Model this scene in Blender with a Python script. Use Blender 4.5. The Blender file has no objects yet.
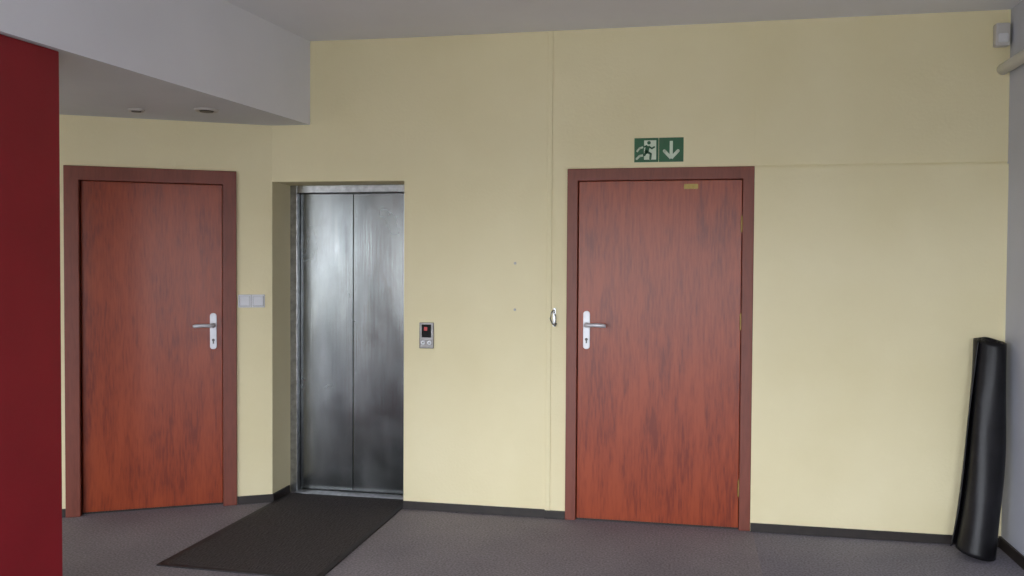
import bpy, bmesh, math, random
from mathutils import Vector, Matrix
random.seed(4)
scene = bpy.context.scene
try:
    scene.view_settings.view_transform = 'Standard'
    scene.view_settings.look = 'None'
except Exception as e:
    print(e)

# ------------------------------------------------------------ helpers
def lin(c):
    out = []
    for v in c:
        v /= 255.0
        out.append(v/12.92 if v <= 0.04045 else ((v+0.055)/1.055)**2.4)
    return (out[0], out[1], out[2], 1.0)

def mat_base(name):
    m = bpy.data.materials.new(name); m.use_nodes = True
    nt = m.node_tree
    b = nt.nodes['Principled BSDF']
    return m, nt, b

def mat_noise(name, c1, c2, scale=(5,5,5), rough=0.6, metal=0.0, bump=0.0, detail=4, bscale=None, spec=0.5, lo=0.3, hi=0.7, aniso=0, coat=0):
    m, nt, b = mat_base(name)
    tc = nt.nodes.new('ShaderNodeTexCoord')
    mp = nt.nodes.new('ShaderNodeMapping'); mp.inputs['Scale'].default_value = scale
    n = nt.nodes.new('ShaderNodeTexNoise'); n.inputs['Scale'].default_value = 1.0; n.inputs['Detail'].default_value = detail
    r = nt.nodes.new('ShaderNodeValToRGB')
    r.color_ramp.elements[0].position = lo; r.color_ramp.elements[1].position = hi
    r.color_ramp.elements[0].color = lin(c1); r.color_ramp.elements[1].color = lin(c2)
    L = nt.links
    L.new(tc.outputs['Object'], mp.inputs['Vector']); L.new(mp.outputs['Vector'], n.inputs['Vector'])
    L.new(n.outputs['Fac'], r.inputs['Fac']); L.new(r.outputs['Color'], b.inputs['Base Color'])
    b.inputs['Roughness'].default_value = rough; b.inputs['Metallic'].default_value = metal
    b.inputs['Specular IOR Level'].default_value = spec
    if coat: b.inputs['Coat Weight'].default_value = coat; b.inputs['Coat Roughness'].default_value = 0.25
    if bump:
        mp2 = nt.nodes.new('ShaderNodeMapping'); mp2.inputs['Scale'].default_value = bscale or scale
        n2 = nt.nodes.new('ShaderNodeTexNoise'); n2.inputs['Scale'].default_value = 1.0; n2.inputs['Detail'].default_value = 3
        bp = nt.nodes.new('ShaderNodeBump'); bp.inputs['Strength'].default_value = bump; bp.inputs['Distance'].default_value = 0.01
        L.new(tc.outputs['Object'], mp2.inputs['Vector']); L.new(mp2.outputs['Vector'], n2.inputs['Vector'])
        L.new(n2.outputs['Fac'], bp.inputs['Height']); L.new(bp.outputs['Normal'], b.inputs['Normal'])
    return m

def wood(name, dark, mid, light, rough=0.33, lo=0.40, hi=0.60):
    m, nt, b = mat_base(name); L = nt.links
    tc = nt.nodes.new('ShaderNodeTexCoord')
    mp = nt.nodes.new('ShaderNodeMapping'); mp.inputs['Scale'].default_value = (11, 11, 2.0)
    n = nt.nodes.new('ShaderNodeTexNoise'); n.inputs['Scale'].default_value = 1.0; n.inputs['Detail'].default_value = 6; n.inputs['Distortion'].default_value = 0.8
    mp2 = nt.nodes.new('ShaderNodeMapping'); mp2.inputs['Scale'].default_value = (90, 90, 10.0)
    n2 = nt.nodes.new('ShaderNodeTexNoise'); n2.inputs['Scale'].default_value = 1.0; n2.inputs['Detail'].default_value = 4
    mx = nt.nodes.new('ShaderNodeMath'); mx.operation = 'MULTIPLY_ADD'; mx.inputs[1].default_value = 0.5
    ms = nt.nodes.new('ShaderNodeMath'); ms.operation = 'MULTIPLY'; ms.inputs[1].default_value = 0.5
    r = nt.nodes.new('ShaderNodeValToRGB')
    e = r.color_ramp.elements
    e[0].position = lo; e[0].color = lin(dark); e[1].position = hi; e[1].color = lin(light)
    k = e.new(0.48); k.color = lin(mid)
    L.new(tc.outputs['Object'], mp.inputs['Vector']); L.new(mp.outputs['Vector'], n.inputs['Vector'])
    L.new(tc.outputs['Object'], mp2.inputs['Vector']); L.new(mp2.outputs['Vector'], n2.inputs['Vector'])
    L.new(n.outputs['Fac'], ms.inputs[0]); L.new(n2.outputs['Fac'], mx.inputs[0]); L.new(ms.outputs[0], mx.inputs[2])
    L.new(mx.outputs[0], r.inputs['Fac']); L.new(r.outputs['Color'], b.inputs['Base Color'])
    b.inputs['Roughness'].default_value = rough
    b.inputs['Specular IOR Level'].default_value = 0.5
    return m

def new_obj(name, bm, mat=None, parent=None, bevel=0, smooth=False, seg=2):
    bmesh.ops.recalc_face_normals(bm, faces=bm.faces)
    me = bpy.data.meshes.new(name); bm.to_mesh(me); bm.free()
    o = bpy.data.objects.new(name, me); scene.collection.objects.link(o)
    if mat:
        for mm in (mat if isinstance(mat, (list, tuple)) else [mat]): me.materials.append(mm)
    if parent: o.parent = parent
    if bevel:
        md = o.modifiers.new('bevel', 'BEVEL'); md.width = bevel; md.segments = seg; md.limit_method = 'ANGLE'; md.angle_limit = math.radians(40)
    if smooth:
        for p in me.polygons: p.use_smooth = True
    return o

def box(bm, x0, x1, y0, y1, z0, z1, mi=0):
    vs = [bm.verts.new(p) for p in ((x0,y0,z0),(x1,y0,z0),(x1,y1,z0),(x0,y1,z0),(x0,y0,z1),(x1,y0,z1),(x1,y1,z1),(x0,y1,z1))]
    for f in ((0,3,2,1),(4,5,6,7),(0,1,5,4),(1,2,6,5),(2,3,7,6),(3,0,4,7)):
        bm.faces.new([vs[i] for i in f]).material_index = mi

def prism(bm, pts, z0, z1, mi=0):
    lo = [bm.verts.new((p[0], p[1], z0)) for p in pts]; hi = [bm.verts.new((p[0], p[1], z1)) for p in pts]
    n = len(pts)
    bm.faces.new(lo[::-1]).material_index = mi; bm.faces.new(hi).material_index = mi
    for i in range(n):
        bm.faces.new([lo[i], lo[(i+1)%n], hi[(i+1)%n], hi[i]]).material_index = mi

def cyl(bm, p0, p1, r0, r1=None, n=20, mi=0):
    if r1 is None: r1 = r0
    p0 = Vector(p0); p1 = Vector(p1); d = (p1-p0).normalized()
    q = d.to_track_quat('Z', 'Y')
    a = []; b = []
    for i in range(n):
        t = 2*math.pi*i/n; v = Vector((math.cos(t), math.sin(t), 0))
        a.append(bm.verts.new(p0 + q @ (v*r0))); b.append(bm.verts.new(p1 + q @ (v*r1)))
    bm.faces.new(a[::-1]).material_index = mi; bm.faces.new(b).material_index = mi
    for i in range(n):
        bm.faces.new([a[i], a[(i+1)%n], b[(i+1)%n], b[i]]).material_index = mi

def tube(bm, pts, rad, n=12, mi=0):
    rings = []
    pts = [Vector(p) for p in pts]
    for i, p in enumerate(pts):
        d = (pts[min(i+1, len(pts)-1)] - pts[max(i-1, 0)]).normalized()
        q = d.to_track_quat('Z', 'Y')
        r = rad[i] if isinstance(rad, (list, tuple)) else rad
        rings.append([bm.verts.new(p + q @ Vector((math.cos(2*math.pi*k/n)*r, math.sin(2*math.pi*k/n)*r, 0))) for k in range(n)])
    for a, b in zip(rings, rings[1:]):
        for k in range(n):
            bm.faces.new([a[k], a[(k+1)%n], b[(k+1)%n], b[k]]).material_index = mi
    bm.faces.new(rings[0][::-1]).material_index = mi; bm.faces.new(rings[-1]).material_index = mi

def empty(name, loc=(0,0,0), rz=0):
    e = bpy.data.objects.new(name, None); scene.collection.objects.link(e)
    e.location = loc; e.rotation_euler = (0,0,rz); e.empty_display_size = 0.1
    return e

def rrect(x0, x1, z0, z1, r, seg=6):
    pts = []
    for cx, cz, a0 in ((x1-r, z1-r, 0), (x0+r, z1-r, 90), (x0+r, z0+r, 180), (x1-r, z0+r, 270)):
        for i in range(seg+1):
            a = math.radians(a0 + 90*i/seg); pts.append((cx+r*math.cos(a), cz+r*math.sin(a)))
    return pts

def plate(bm, pts, y0, y1, mi=0):
    a = [bm.verts.new((p[0], y0, p[1])) for p in pts]; b = [bm.verts.new((p[0], y1, p[1])) for p in pts]
    n = len(pts)
    bm.faces.new(a).material_index = mi; bm.faces.new(b[::-1]).material_index = mi
    for i in range(n):
        bm.faces.new([a[i], a[(i+1)%n], b[(i+1)%n], b[i]]).material_index = mi

# ------------------------------------------------------------ materials
M_wall = mat_noise('yellow_wall_paint', (233,221,178), (240,229,189), (1.7,1.7,1.7), rough=0.62, bump=0.12, bscale=(60,60,60), spec=0.35)
M_white = mat_noise('white_paint', (232,232,236), (238,238,242), (1.5,1.5,1.5), rough=0.75, bump=0.06, bscale=(50,50,50))
M_rwall = mat_noise('pale_grey_paint', (186,188,198), (196,198,208), (1.5,1.5,1.5), rough=0.7, bump=0.06, bscale=(50,50,50))
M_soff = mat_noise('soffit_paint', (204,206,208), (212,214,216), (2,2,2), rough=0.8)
M_red = mat_noise('red_paint', (134,14,29), (146,18,33), (3,3,3), rough=0.55, bump=0.08, bscale=(50,50,50))
M_base = mat_noise('dark_baseboard', (34,28,26), (46,38,34), (20,20,20), rough=0.5)
M_woodleaf = wood('door_veneer', (122,43,18), (144,56,22), (158,66,29), rough=0.34, lo=0.38, hi=0.60)
M_woodframe = wood('door_frame_veneer', (114,54,38), (122,59,42), (128,63,45), rough=0.45)
M_chrome = mat_noise('satin_nickel', (200,200,204), (212,212,216), (40,40,40), rough=0.4, metal=0.35)
M_brass = mat_noise('brass', (140,118,66), (160,136,80), (40,40,40), rough=0.45, metal=0.7)
M_steel2 = mat_noise('steel_trim', (150,151,152), (185,186,188), (30,30,30), rough=0.3, metal=1.0)
M_panel = mat_noise('panel_steel', (120,118,116), (140,138,136), (30,30,30), rough=0.4, metal=0.7)
M_steeldark = mat_noise('dark_steel_panel', (70,68,66), (90,88,86), (30,30,30), rough=0.4, metal=0.8)
M_black = mat_noise('black_gap', (8,8,8), (14,14,14), (5,5,5), rough=0.8)
M_plastic = mat_noise('white_plastic', (215,215,218), (222,222,225), (9,9,9), rough=0.35)
M_cream = mat_noise('cream_plastic', (190,186,182), (200,196,192), (9,9,9), rough=0.45)
M_green = mat_noise('sign_green', (6,84,44), (10,92,50), (9,9,9), rough=0.4)
M_signwhite = mat_noise('sign_white', (200,215,190), (210,222,200), (9,9,9), rough=0.4)
M_mat = mat_noise('rubber_mat', (50,45,46), (78,72,73), (90,90,90), rough=0.85, bump=0.9, bscale=(110,20,100))
M_matedge = mat_noise('mat_rubber_edge', (34,31,32), (44,40,42), (30,30,30), rough=0.6)
M_vinyl = mat_noise('black_vinyl', (15,14,17), (26,25,29), (8,8,8), rough=0.42, bump=0.3, bscale=(14,14,5), spec=0.35)
M_win = mat_noise('window_frame_white', (215,216,218), (222,223,225), (9,9,9), rough=0.4)
M_red_led = mat_noise('red_display', (150,20,20), (170,26,26), (9,9,9), rough=0.3)
b = M_red_led.node_tree.nodes['Principled BSDF']; b.inputs['Emission Color'].default_value = (1,0.05,0.05,1); b.inputs['Emission Strength'].default_value = 0.1

# brushed, lightly scuffed stainless steel
M_steel = mat_noise('brushed_steel', (106,109,110), (142,145,145), (5,5,1.2), rough=0.2, metal=1.0, detail=8, lo=0.3, hi=0.7)
nt = M_steel.node_tree; L = nt.links; b = nt.nodes['Principled BSDF']
tc = nt.nodes.new('ShaderNodeTexCoord')
mpA = nt.nodes.new('ShaderNodeMapping'); mpA.inputs['Scale'].default_value = (3.0, 3.0, 3.0)
nA = nt.nodes.new('ShaderNodeTexNoise'); nA.inputs['Scale'].default_value = 1; nA.inputs['Detail'].default_value = 8; nA.inputs['Distortion'].default_value = 0.5
mrA = nt.nodes.new('ShaderNodeMapRange'); mrA.inputs['From Min'].default_value = 0.3; mrA.inputs['From Max'].default_value = 0.7
mrA.inputs['To Min'].default_value = 0.18; mrA.inputs['To Max'].default_value = 0.29
mpB = nt.nodes.new('ShaderNodeMapping'); mpB.inputs['Scale'].default_value = (170, 170, 1.6)
nB = nt.nodes.new('ShaderNodeTexNoise'); nB.inputs['Scale'].default_value = 1; nB.inputs['Detail'].default_value = 3
mpC = nt.nodes.new('ShaderNodeMapping'); mpC.inputs['Scale'].default_value = (1.5, 1.5, 2.2)
nC = nt.nodes.new('ShaderNodeTexNoise'); nC.inputs['Scale'].default_value = 1; nC.inputs['Detail'].default_value = 1
b1 = nt.nodes.new('ShaderNodeBump'); b1.inputs['Strength'].default_value = 0.05; b1.inputs['Distance'].default_value = 0.01
b2 = nt.nodes.new('ShaderNodeBump'); b2.inputs['Strength'].default_value = 0.16; b2.inputs['Distance'].default_value = 0.02
for mp_, n_ in ((mpA,nA),(mpB,nB),(mpC,nC)):
    L.new(tc.outputs['Object'], mp_.inputs['Vector']); L.new(mp_.outputs['Vector'], n_.inputs['Vector'])
L.new(nA.outputs['Fac'], mrA.inputs['Value']); L.new(mrA.outputs[0], b.inputs['Roughness'])
L.new(nC.outputs['Fac'], b2.inputs['Height']); L.new(nB.outputs['Fac'], b1.inputs['Height'])
L.new(b2.outputs['Normal'], b1.inputs['Normal']); L.new(b1.outputs['Normal'], b.inputs['Normal'])

# carpet
M_floor, nt, b = mat_base('grey_carpet'); L = nt.links
tc = nt.nodes.new('ShaderNodeTexCoord')
n1 = nt.nodes.new('ShaderNodeTexNoise'); n1.inputs['Scale'].default_value = 90; n1.inputs['Detail'].default_value = 3
n2 = nt.nodes.new('ShaderNodeTexNoise'); n2.inputs['Scale'].default_value = 1.6; n2.inputs['Detail'].default_value = 5
r1 = nt.nodes.new('ShaderNodeValToRGB'); r1.color_ramp.elements[0].color = lin((120,114,118)); r1.color_ramp.elements[1].color = lin((166,159,165))
r1.color_ramp.elements[0].position = 0.3; r1.color_ramp.elements[1].position = 0.7
r2 = nt.nodes.new('ShaderNodeValToRGB'); r2.color_ramp.elements[0].color = (0.80,0.80,0.82,1); r2.color_ramp.elements[1].color = (1,1,1,1)
r2.color_ramp.elements[0].position = 0.35; r2.color_ramp.elements[1].position = 0.65
mm = nt.nodes.new('ShaderNodeMixRGB'); mm.blend_type = 'MULTIPLY'; mm.inputs['Fac'].default_value = 1
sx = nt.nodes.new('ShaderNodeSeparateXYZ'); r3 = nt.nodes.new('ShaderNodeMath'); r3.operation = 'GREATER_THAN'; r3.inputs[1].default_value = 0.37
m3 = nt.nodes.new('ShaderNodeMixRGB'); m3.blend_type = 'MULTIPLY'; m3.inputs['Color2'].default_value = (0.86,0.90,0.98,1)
for s in ('Object',): L.new(tc.outputs[s], n1.inputs['Vector']); L.new(tc.outputs[s], n2.inputs['Vector']); L.new(tc.outputs[s], sx.inputs['Vector'])
L.new(n1.outputs['Fac'], r1.inputs['Fac']); L.new(n2.outputs['Fac'], r2.inputs['Fac'])
L.new(r1.outputs['Color'], mm.inputs['Color1']); L.new(r2.outputs['Color'], mm.inputs['Color2'])
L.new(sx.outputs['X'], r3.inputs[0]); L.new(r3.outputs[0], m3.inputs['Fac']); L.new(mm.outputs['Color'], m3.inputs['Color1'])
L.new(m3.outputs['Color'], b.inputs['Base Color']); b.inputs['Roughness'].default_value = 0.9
bp = nt.nodes.new('ShaderNodeBump'); bp.inputs['Strength'].default_value = 0.4; bp.inputs['Distance'].default_value = 0.004
L.new(n1.outputs['Fac'], bp.inputs['Height']); L.new(bp.outputs['Normal'], b.inputs['Normal'])

# ------------------------------------------------------------ geometry constants
H = 2.91; SOF = 2.39
XR = 1.68; XL = -6.5; YF = -8.0
PL = Vector((-3.632, -0.612)); D = Vector((0.8717, 0.4898)); ANG = math.atan2(0.4898, 0.8717)
NB = Vector((-0.4898, 0.8717))   # away from the room
def lw(s, t=0):
    p = PL + D*s + NB*t
    return (p.x, p.y)
K = (-2.594, -0.029)
NR = -1.730          # right edge of lift niche
NH = 2.035           # niche height
YE = 0.257           # lift door plane
SEND = (XL - PL.x)/D.x
LF = lw(SEND)

# floor & ceiling
bm = bmesh.new(); box(bm, XL-0.3, XR+0.3, YF-0.3, 0.6, -0.1, 0.0); new_obj('floor', bm, M_floor)
bm = bmesh.new(); box(bm, XL-0.3, XR+0.3, YF-0.3, 0.6, H, H+0.15); new_obj('ceiling', bm, M_white)
# dropped ceiling
bm = bmesh.new()
F0 = (-2.340, -0.008); F1 = (-2.340-0.095*8.0, YF)
prism(bm, [F0, F1, (XL, YF), LF, K], SOF, H)
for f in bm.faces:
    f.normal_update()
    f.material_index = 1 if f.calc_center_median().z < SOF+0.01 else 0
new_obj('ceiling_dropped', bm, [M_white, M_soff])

# back wall
bm = bmesh.new()
box(bm, NR, -0.660, 0, 0.45, 0, H)
box(bm, -0.660, 0.303, 0, 0.45, 2.035, H)
box(bm, 0.303, XR+0.3, 0, 0.45, 0, H)
box(bm, -0.660, 0.303, 0.30, 0.45, 0, 2.035)  # unseen backing added behind door_2 to stop outside light leaking past the jamb
prism(bm, [K, (NR,0), (NR,0.45), (-2.594,0.45)], NH, H)
box(bm, 0.357, XR, -0.020, 0.0, 0, 2.082)
box(bm, 0.357, XR, -0.006, 0.0, 2.094, H)
new_obj('wall_back', bm, M_wall)
# left angled wall with opening of door_1
bm = bmesh.new()
prism(bm, [lw(0.925), K, (-2.594,0.45), (-2.95,0.45), lw(0.925,0.25)], 0, H)
prism(bm, [lw(0.05), lw(0.925), lw(0.925,0.25), lw(0.05,0.25)], 2.04, H)
prism(bm, [lw(0.05,0.18), lw(0.925,0.18), lw(0.925,0.25), lw(0.05,0.25)], 0, 2.04)  # hidden slab added across the door opening to block light leaking in
prism(bm, [lw(SEND), lw(0.05), lw(0.05,0.25), lw(SEND-0.3,0.25)], 0, H)
new_obj('wall_left', bm, M_wall)
bm = bmesh.new(); box(bm, XL-0.3, XL, YF, LF[1], 0, H); new_obj('wall_far_left', bm, M_white)
bm = bmesh.new(); box(bm, XR, XR+0.3, YF, 0.0, 0, H); new_obj('wall_right', bm, M_rwall)

# front wall (behind the viewer) with windows
wins = [(-6.2,-4.5), (-4.2,-2.5), (-2.2,-0.5), (-0.2,1.5)]
WZ0, WZ1 = 0.35, 2.36
bm = bmesh.new()
box(bm, XL-0.3, XR+0.3, YF-0.3, YF, 0, WZ0); box(bm, XL-0.3, XR+0.3, YF-0.3, YF, WZ1, H)
xs = [XL-0.3] + [v for w in wins for v in w] + [XR+0.3]
for i in range(0, len(xs), 2): box(bm, xs[i], xs[i+1], YF-0.3, YF, WZ0, WZ1)
new_obj('wall_front', bm, M_white)
for i, (a, c) in enumerate(wins):
    bm = bmesh.new(); y0, y1 = YF-0.2, YF-0.14
    t = 0.06
    box(bm, a, c, y0, y1, WZ0, WZ0+t); box(bm, a, c, y0, y1, WZ1-t, WZ1)
    box(bm, a, a+t, y0, y1, WZ0+t, WZ1-t); box(bm, c-t, c, y0, y1, WZ0+t, WZ1-t)
    box(bm, (a+c)/2-t/2, (a+c)/2+t/2, y0, y1, WZ0+t, WZ1-t)
    new_obj('window_%d' % (i+1), bm, M_win)
    ld = bpy.data.lights.new('window_portal', 'AREA'); ld.shape = 'RECTANGLE'; ld.size = c-a; ld.size_y = WZ1-WZ0
    lo = bpy.data.objects.new('window_portal_light', ld); scene.collection.objects.link(lo)
    lo.location = ((a+c)/2, YF-0.32, (WZ0+WZ1)/2); lo.rotation_euler = (math.radians(90), 0, 0)
    ld.cycles.is_portal = True

# red column
bm = bmesh.new()
prism(bm, [(-2.560,-2.0), (-2.607,-2.5), (-3.01,-2.464), (-2.963,-1.964)], 0, SOF)
new_obj('red_column', bm, M_red, bevel=0.006)

# trims & baseboards
bm = bmesh.new(); box(bm, -0.838, -0.808, -0.006, 0, 0, H); new_obj('trim_1', bm, M_wall, bevel=0.004)
BH = 0.05
bm = bmesh.new()
box(bm, NR, -0.84, -0.012, 0, 0, BH); box(bm, -0.84, -0.715, -0.020, 0, 0, BH-0.004); box(bm, 0.358, XR-0.014, -0.032, -0.020, 0, BH)
new_obj('baseboard_back', bm, M_base, bevel=0.002)
bm = bmesh.new(); box(bm, XR-0.014, XR, YF, -0.020, 0, BH+0.01); new_obj('baseboard_right', bm, M_base, bevel=0.002)
bm = bmesh.new()
kx = 1.188
prism(bm, [lw(0.976,-0.012), lw(kx+0.004,-0.012), (-2.582,-0.034), (-2.582,0.20), (-2.594,0.20), K, lw(0.976,0)], 0, BH)
prism(bm, [lw(SEND+0.05,-0.012), lw(-0.002,-0.012), lw(-0.002,0), lw(SEND+0.05,0)], 0, BH)
new_obj('baseboard_left', bm, M_base)

# ------------------------------------------------------------ doors
def make_handle(parent, hx, zc, zl, dirn, yf):
    """yf: leaf front face y; room is at -y"""
    bm = bmesh.new()
    plate(bm, rrect(hx-0.02, hx+0.02, zc-0.113, zc+0.113, 0.018), yf-0.009, yf)
    new_obj('handle_plate', bm, M_chrome, parent, bevel=0.002)
    bm = bmesh.new()
    cyl(bm, (hx, yf-0.009, zl), (hx, yf-0.020, zl), 0.016)
    pts = [(hx, yf-0.009, zl), (hx, yf-0.04, zl), (hx+dirn*0.004, yf-0.050, zl), (hx+dirn*0.016, yf-0.056, zl),
           (hx+dirn*0.06, yf-0.058, zl+0.002), (hx+dirn*0.105, yf-0.056, zl-0.001), (hx+dirn*0.118, yf-0.054, zl-0.003)]
    tube(bm, pts, [0.0115,0.0115,0.0115,0.0115,0.011,0.012,0.009])
    new_obj('handle_lever', bm, M_chrome, parent, smooth=True)
    bm = bmesh.new()
    plate(bm, [(hx+0.0085*math.cos(a), zc-0.055+0.0085*math.sin(a)) for a in [i*math.pi/8 for i in range(16)]], yf-0.012, yf-0.008)
    box(bm, hx-0.004, hx+0.004, yf-0.0115, yf-0.008, zc-0.078, zc-0.060)
    new_obj('keyhole_cylinder', bm, M_steeldark, parent)

def make_door(name, loc, rz, W, HT, c, ct, lx0, lx1, ltop, rec, hx, zc, zl, dirn, hinge_x):
    e = empty(name, loc, rz)
    bm = bmesh.new(); yo = -0.022
    def U(x0, x1, z1, xi0, xi1, zi, y0, y1):
        a = [(x0,0),(x0,z1),(x1,z1),(x1,0),(xi1,0),(xi1,zi),(xi0,zi),(xi0,0)]
        f = [bm.verts.new((p[0], y0, p[1])) for p in a]; g = [bm.verts.new((p[0], y1, p[1])) for p in a]
        for q in ((0,1,6,7),(1,2,5,6),(2,3,4,5)):
            bm.faces.new([f[i] for i in q]); bm.faces.new([g[i] for i in q][::-1])
        for i in range(8):
            bm.faces.new([f[i], f[(i+1)%8], g[(i+1)%8], g[i]])
    U(0, W, HT, c, W-c, HT-ct, yo, 0.0)
    new_obj('casing', bm, M_woodframe, e, bevel=0.004)
    bm = bmesh.new()
    U(c-0.012, W-c+0.012, HT-ct+0.012, lx0-0.002, lx1+0.002, ltop+0.003, -0.002, 0.12)
    new_obj('jamb_lining', bm, M_woodframe, e)
    yf = yo + rec
    bm = bmesh.new(); box(bm, lx0+0.002, lx1-0.002, yf, yf+0.04, 0.012, ltop)
    new_obj('leaf', bm, M_woodleaf, e, bevel=0.003)
    bm = bmesh.new(); box(bm, lx0, lx1, yf+0.01, 0.12, 0.0, 0.012)
    new_obj('threshold', bm, M_base, e)
    make_handle(e, hx, zc, zl, dirn, yf)
    if hinge_x is not None:
        bm = bmesh.new()
        for z in (0.24, 1.2, 1.76):
            cyl(bm, (hinge_x, yf-0.006, z-0.045), (hinge_x, yf-0.006, z+0.045), 0.007, n=12)
            cyl(bm, (hinge_x, yf-0.006, z+0.045), (hinge_x, yf-0.006, z+0.053), 0.004, n=12)
        new_obj('hinges', bm, M_brass, e)
    return e, yf

make_door('door_1', (PL.x, PL.y, 0), ANG, 0.974, 2.092, 0.082, 0.085, 0.084, 0.892, 2.007, 0.045, 0.835, 1.095, 1.132, -1, None)
d2, yf2 = make_door('door_2', (-0.715, 0, 0), 0, 1.072, 2.090, 0.064, 0.072, 0.066, 1.008, 2.016, 0.016, 0.120, 1.137, 1.168, 1, 1.006)
bm = bmesh.new(); plate(bm, rrect(0.678, 0.758, 1.965, 1.994, 0.005), yf2-0.002, yf2)
new_obj('brass_label', bm, M_brass, d2)

# ------------------------------------------------------------ lift
lift = empty('elevator_door', (0,0,0))
bm = bmesh.new()
x0, x1 = -2.594, NR
box(bm, x0, x0+0.05, YE-0.03, YE+0.12, 0, NH); box(bm, x1-0.05, x1, YE-0.03, YE+0.12, 0, NH)
box(bm, x0+0.05, x1-0.05, YE-0.03, YE+0.12, NH-0.050, NH)
new_obj('steel_frame', bm, M_steel2, lift, bevel=0.003)
bm = bmesh.new(); box(bm, x0+0.052, -2.174, YE+0.02, YE+0.05, 0.014, NH-0.052); new_obj('panel_left', bm, M_steel, lift, bevel=0.003)
bm = bmesh.new(); box(bm, -2.170, x1-0.052, YE+0.02, YE+0.05, 0.014, NH-0.052); new_obj('panel_right', bm, M_steel, lift, bevel=0.003)
bm = bmesh.new(); box(bm, x0+0.001, x1-0.001, YE+0.06, YE+0.12, 0.0, NH-0.001); new_obj('shaft_backing', bm, M_black, lift)
bm = bmesh.new(); box(bm, x0+0.05, x1-0.05, YE-0.075, YE+0.06, 0, 0.008)
for k in range(4): box(bm, x0+0.05, x1-0.05, YE-0.070+k*0.024, YE-0.058+k*0.024, 0.008, 0.012)
new_obj('sill', bm, M_steel2, lift)

# call panel
cp = empty('elevator_call_panel', (-1.582, 0, 1.083))
bm = bmesh.new(); box(bm, -0.046, 0.046, -0.012, 0, -0.08, 0.08); new_obj('face_plate', bm, M_panel, cp, bevel=0.004)
bm = bmesh.new(); box(bm, -0.030, 0.030, -0.014, -0.011, -0.012, 0.068); new_obj('display_window', bm, M_black, cp, bevel=0.001)
bm = bmesh.new()
box(bm, -0.014, 0.006, -0.0155, -0.013, 0.030, 0.052); new_obj('red_indicator', bm, M_red_led, cp)
bm = bmesh.new()
for bx in (-0.020, 0.020): cyl(bm, (bx,-0.011,-0.044), (bx,-0.019,-0.044), 0.014, 0.013, n=24)
new_obj('buttons', bm, M_plastic, cp)
bm = bmesh.new()
for bx, s in ((-0.020,-1), (0.020,1)):
    plate(bm, [(bx-0.006,-0.044-0.004*s),(bx+0.006,-0.044-0.004*s),(bx,-0.044+0.006*s)], -0.0197, -0.0188)
new_obj('button_arrows', bm, M_steeldark, cp)

# light switches on the angled wall
px, py = lw(0.974+0.090)
sw = empty('light_switch', (px, py, 1.283), ANG)
bm = bmesh.new(); box(bm, -0.081, 0.081, -0.009, 0, -0.041, 0.041); new_obj('cover_frame', bm, M_plastic, sw, bevel=0.004)
bm = bmesh.new()
for cx in (-0.0405, 0.0405):
    plate(bm, rrect(cx-0.030, cx+0.030, -0.030, 0.030, 0.004), -0.014, -0.008)
new_obj('rocker_keys', bm, M_plastic, sw, bevel=0.003)
bm = bmesh.new(); box(bm, -0.0008, 0.0008, -0.0097, -0.0085, -0.038, 0.038)
for cx in (-0.0405, 0.0405):
    box(bm, cx-0.032, cx-0.0305, -0.0097, -0.0085, -0.032, 0.032); box(bm, cx+0.0305, cx+0.032, -0.0097, -0.0085, -0.032, 0.032)
    box(bm, cx-0.032, cx+0.032, -0.0097, -0.0085, -0.0325, -0.031)
new_obj('shadow_gap', bm, M_steeldark, sw)

# ------------------------------------------------------------ exit sign
sg = empty('emergency_exit_sign', (-0.324, 0, 2.124))
S = 0.140
bm = bmesh.new(); box(bm, 0, S-0.001, -0.004, 0, 0, S); box(bm, S+0.002, 2*S+0.002, -0.004, 0, 0, S)
new_obj('green_plates', bm, M_green, sg)
def limb(bm, pts, w, ox, y0, y1):
    for (a, c) in zip(pts, pts[1:]):
        a = Vector(a)*S; c = Vector(c)*S; d = (c-a).normalized(); n = Vector((-d.y, d.x))*w*S/2
        q = [a-n, c-n, c+n, a+n]
        plate(bm, [(ox+p.x, p.y) for p in q], y0, y1)
        plate(bm, [(ox+c.x+w*S/2*math.cos(t), c.y+w*S/2*math.sin(t)) for t in [i*math.pi/5 for i in range(10)]], y0, y1)
bm = bmesh.new()
plate(bm, [(p[0]*S, p[1]*S) for p in ((0.40,0.10),(0.90,0.10),(0.90,0.90),(0.40,0.90))], -0.0048, -0.004)
limb(bm, [(0.36,0.62),(0.22,0.58),(0.12,0.46)], 0.08, 0, -0.0048, -0.004)
limb(bm, [(0.36,0.28),(0.22,0.26),(0.10,0.14)], 0.09, 0, -0.0048, -0.004)
new_obj('doorway_pictogram', bm, M_signwhite, sg)
bm = bmesh.new()
plate(bm, [((0.60+0.075*math.cos(t))*S, (0.80+0.075*math.sin(t))*S) for t in [i*math.pi/10 for i in range(20)]], -0.0056, -0.0048)
limb(bm, [(0.56,0.66),(0.50,0.42)], 0.17, 0, -0.0056, -0.0048)
limb(bm, [(0.58,0.66),(0.72,0.56),(0.82,0.62)], 0.07, 0, -0.0056, -0.0048)
limb(bm, [(0.54,0.68),(0.42,0.64)], 0.07, 0, -0.0056, -0.0048)
limb(bm, [(0.52,0.42),(0.68,0.34),(0.66,0.14)], 0.09, 0, -0.0056, -0.0048)
limb(bm, [(0.49,0.42),(0.42,0.29)], 0.09, 0, -0.0056, -0.0048)
new_obj('running_man', bm, M_green, sg)
bm = bmesh.new(); ox = S+0.002
limb(bm, [(0.5,0.86),(0.5,0.20)], 0.13, ox, -0.0048, -0.004)
limb(bm, [(0.5,0.15),(0.22,0.45)], 0.13, ox, -0.0048, -0.004)
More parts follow.
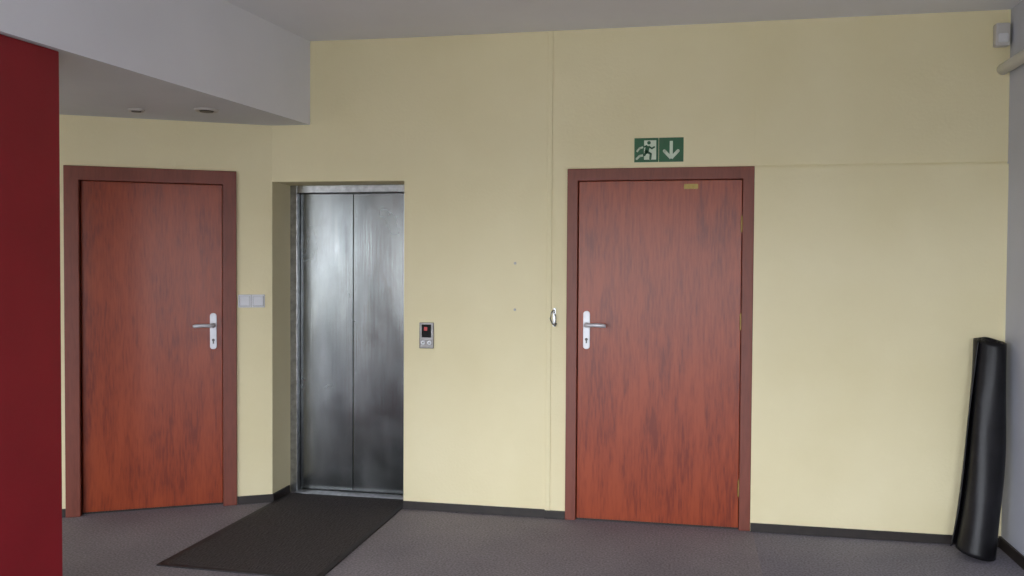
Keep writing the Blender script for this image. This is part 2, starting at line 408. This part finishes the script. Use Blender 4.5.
limb(bm, [(0.5,0.15),(0.78,0.45)], 0.13, ox, -0.0050, -0.0042)
new_obj('down_arrow', bm, M_signwhite, sg)

# ------------------------------------------------------------ small wall items
hk = empty('wall_hook', (-0.790, 0, 1.208))
bm = bmesh.new(); plate(bm, rrect(-0.008, 0.010, -0.055, 0.055, 0.006), -0.004, 0); new_obj('back_plate', bm, M_steel2, hk)
bm = bmesh.new()
tube(bm, [(0,-0.004,0.03),(-0.002,-0.03,0.045),(-0.010,-0.045,0.03),(-0.018,-0.045,-0.005),(-0.006,-0.038,-0.035),(0.008,-0.028,-0.05),(0.016,-0.02,-0.035)], 0.004)
tube(bm, [(0.004,-0.004,0.02),(0.012,-0.02,0.0),(0.010,-0.024,-0.03),(0.004,-0.016,-0.048)], 0.0035)
new_obj('hook_loop', bm, M_steel2, hk, smooth=True)
wp = empty('wall_plugs', (-1.031, 0, 0))
bm = bmesh.new()
for z in (1.530, 1.250):
    cyl(bm, (0,0,z), (0,-0.004,z), 0.008, 0.006, n=16)
new_obj('plug_caps', bm, M_cream, wp)

# downlights in dropped ceiling
def downlight(x, y, r):
    e = empty('recessed_downlight', (x, y, SOF))
    bm = bmesh.new(); n = 28
    prof = [(r, 0), (r, -0.006), (r*0.86, -0.012), (r*0.70, -0.008), (r*0.62, -0.001)]
    rings = [[bm.verts.new((a*math.cos(2*math.pi*k/n), a*math.sin(2*math.pi*k/n), z)) for k in range(n)] for a, z in prof]
    for p, q in zip(rings, rings[1:]):
        for k in range(n): bm.faces.new([p[k], p[(k+1)%n], q[(k+1)%n], q[k]])
    new_obj('bezel', bm, M_cream, e, smooth=True)
    bm = bmesh.new(); cyl(bm, (0,0,-0.0005), (0,0,-0.014), r*0.68, r*0.55, n=24); new_obj('lamp', bm, M_steeldark, e)
downlight(-2.695, -0.631, 0.066); downlight(-3.094, -0.697, 0.046)

# motion sensor near the corner
ms_ = empty('motion_sensor', (1.630, -0.006, 2.768))
bm = bmesh.new(); plate(bm, rrect(-0.038, 0.036, -0.062, 0.062, 0.012), -0.05, 0.0); new_obj('housing', bm, M_cream, ms_, bevel=0.008, seg=3)
bm = bmesh.new(); plate(bm, rrect(-0.026, 0.024, -0.044, 0.006, 0.01), -0.057, -0.049); new_obj('lens', bm, M_plastic, ms_, bevel=0.003)
# pipe along right wall
pp = empty('wall_pipe', (0,0,0))
bm = bmesh.new(); tube(bm, [(XR-0.035, -0.008, 2.59), (XR-0.035, -3.0, 2.59), (XR-0.035, YF+0.01, 2.59)], 0.030, n=20); new_obj('pipe', bm, M_white, pp, smooth=True)
bm = bmesh.new()
for y in (-0.45, -1.5, -3.0, -4.5, -6.0):
    box(bm, XR-0.070, XR, y-0.012, y+0.012, 2.553, 2.627)
new_obj('clamps', bm, M_steel2, pp, bevel=0.003)

# ------------------------------------------------------------ mat
bm = bmesh.new()
def q4(a, b_, c, d_, z1, mi): prism(bm, [a, b_, c, d_], 0.001, z1, mi)
O = [(-2.574,0.175), (-1.735,0.175), (-1.725,-1.29), (-2.605,-1.27)]
I = [(-2.546,0.145), (-1.765,0.145), (-1.756,-1.26), (-2.574,-1.24)]
q4(I[0], I[1], I[2], I[3], 0.009, 0)
for i in range(4): q4(O[i], O[(i+1)%4], I[(i+1)%4], I[i], 0.008, 1)
new_obj('door_mat', bm, [M_mat, M_matedge])

# ------------------------------------------------------------ rolled black mat leaning in the corner
bm = bmesh.new()
turns = 2.6; NS = 150; NZ = 48; HT = 1.125
prev = None
for j in range(NZ+1):
    t = j/NZ
    cx = 1.484 + (1.580-1.484)*t + 0.012*math.sin(math.pi*t)
    cy = -0.240 + (-0.124+0.240)*t
    R = 0.112 - 0.030*t
    row = []
    for i in range(NS+1):
        s = i/NS
        ang = -0.9 + turns*2*math.pi*s + 0.7*t
        r = R*(0.42 + 0.58*s)
        rr = r*(1 + 0.05*math.sin(3*ang + 5*t) + 0.04*math.sin(2*ang-9*t) * s)
        x = cx + rr*math.cos(ang); y = cy + rr*math.sin(ang)*0.95
        z = 0.004 + t*(HT + 0.012*math.cos(ang-2.4) + 0.01*(1-s)) + (1-t)**8*0.02*(1+math.cos(ang-2.8))
        row.append(bm.verts.new((x, y, z)))
    if prev:
        for i in range(NS): bm.faces.new([prev[i], prev[i+1], row[i+1], row[i]])
    prev = row
ro = new_obj('rolled_rubber_mat', bm, M_vinyl, smooth=True)
sd = ro.modifiers.new('thick', 'SOLIDIFY'); sd.thickness = 0.006; sd.offset = 0

# ------------------------------------------------------------ world : overcast daylight
w = bpy.data.worlds.new('overcast'); scene.world = w; w.use_nodes = True
nt = w.node_tree; L = nt.links; bg = nt.nodes['Background']
tc = nt.nodes.new('ShaderNodeTexCoord'); sp = nt.nodes.new('ShaderNodeSeparateXYZ')
r = nt.nodes.new('ShaderNodeValToRGB')
mr = nt.nodes.new('ShaderNodeMapRange'); mr.inputs['From Min'].default_value = -1; mr.inputs['From Max'].default_value = 1
e = r.color_ramp.elements
e[0].position = 0.0; e[0].color = (0.17,0.17,0.15,1)
e[1].position = 1.0; e[1].color = (0.97,1.0,1.08,1)
k = e.new(0.49); k.color = (0.18,0.185,0.17,1)
k = e.new(0.52); k.color = (0.71,0.75,0.81,1)
L.new(tc.outputs['Generated'], sp.inputs[0]); L.new(sp.outputs['Z'], mr.inputs['Value']); L.new(mr.outputs[0], r.inputs['Fac'])
L.new(r.outputs['Color'], bg.inputs['Color']); bg.inputs['Strength'].default_value = 20

# ------------------------------------------------------------ camera
cd = bpy.data.cameras.new('camera'); cam = bpy.data.objects.new('camera', cd); scene.collection.objects.link(cam)
cd.sensor_width = 36; cd.lens = 887/1024*36; cd.clip_start = 0.05
R = Matrix.Rotation(math.atan(0.2), 4, 'Z') @ Matrix.Rotation(math.radians(90-1.49), 4, 'X') @ Matrix.Rotation(math.radians(0.35), 4, 'Z')
cam.matrix_world = Matrix.Translation((0, -5.246, 1.52)) @ R
scene.camera = cam
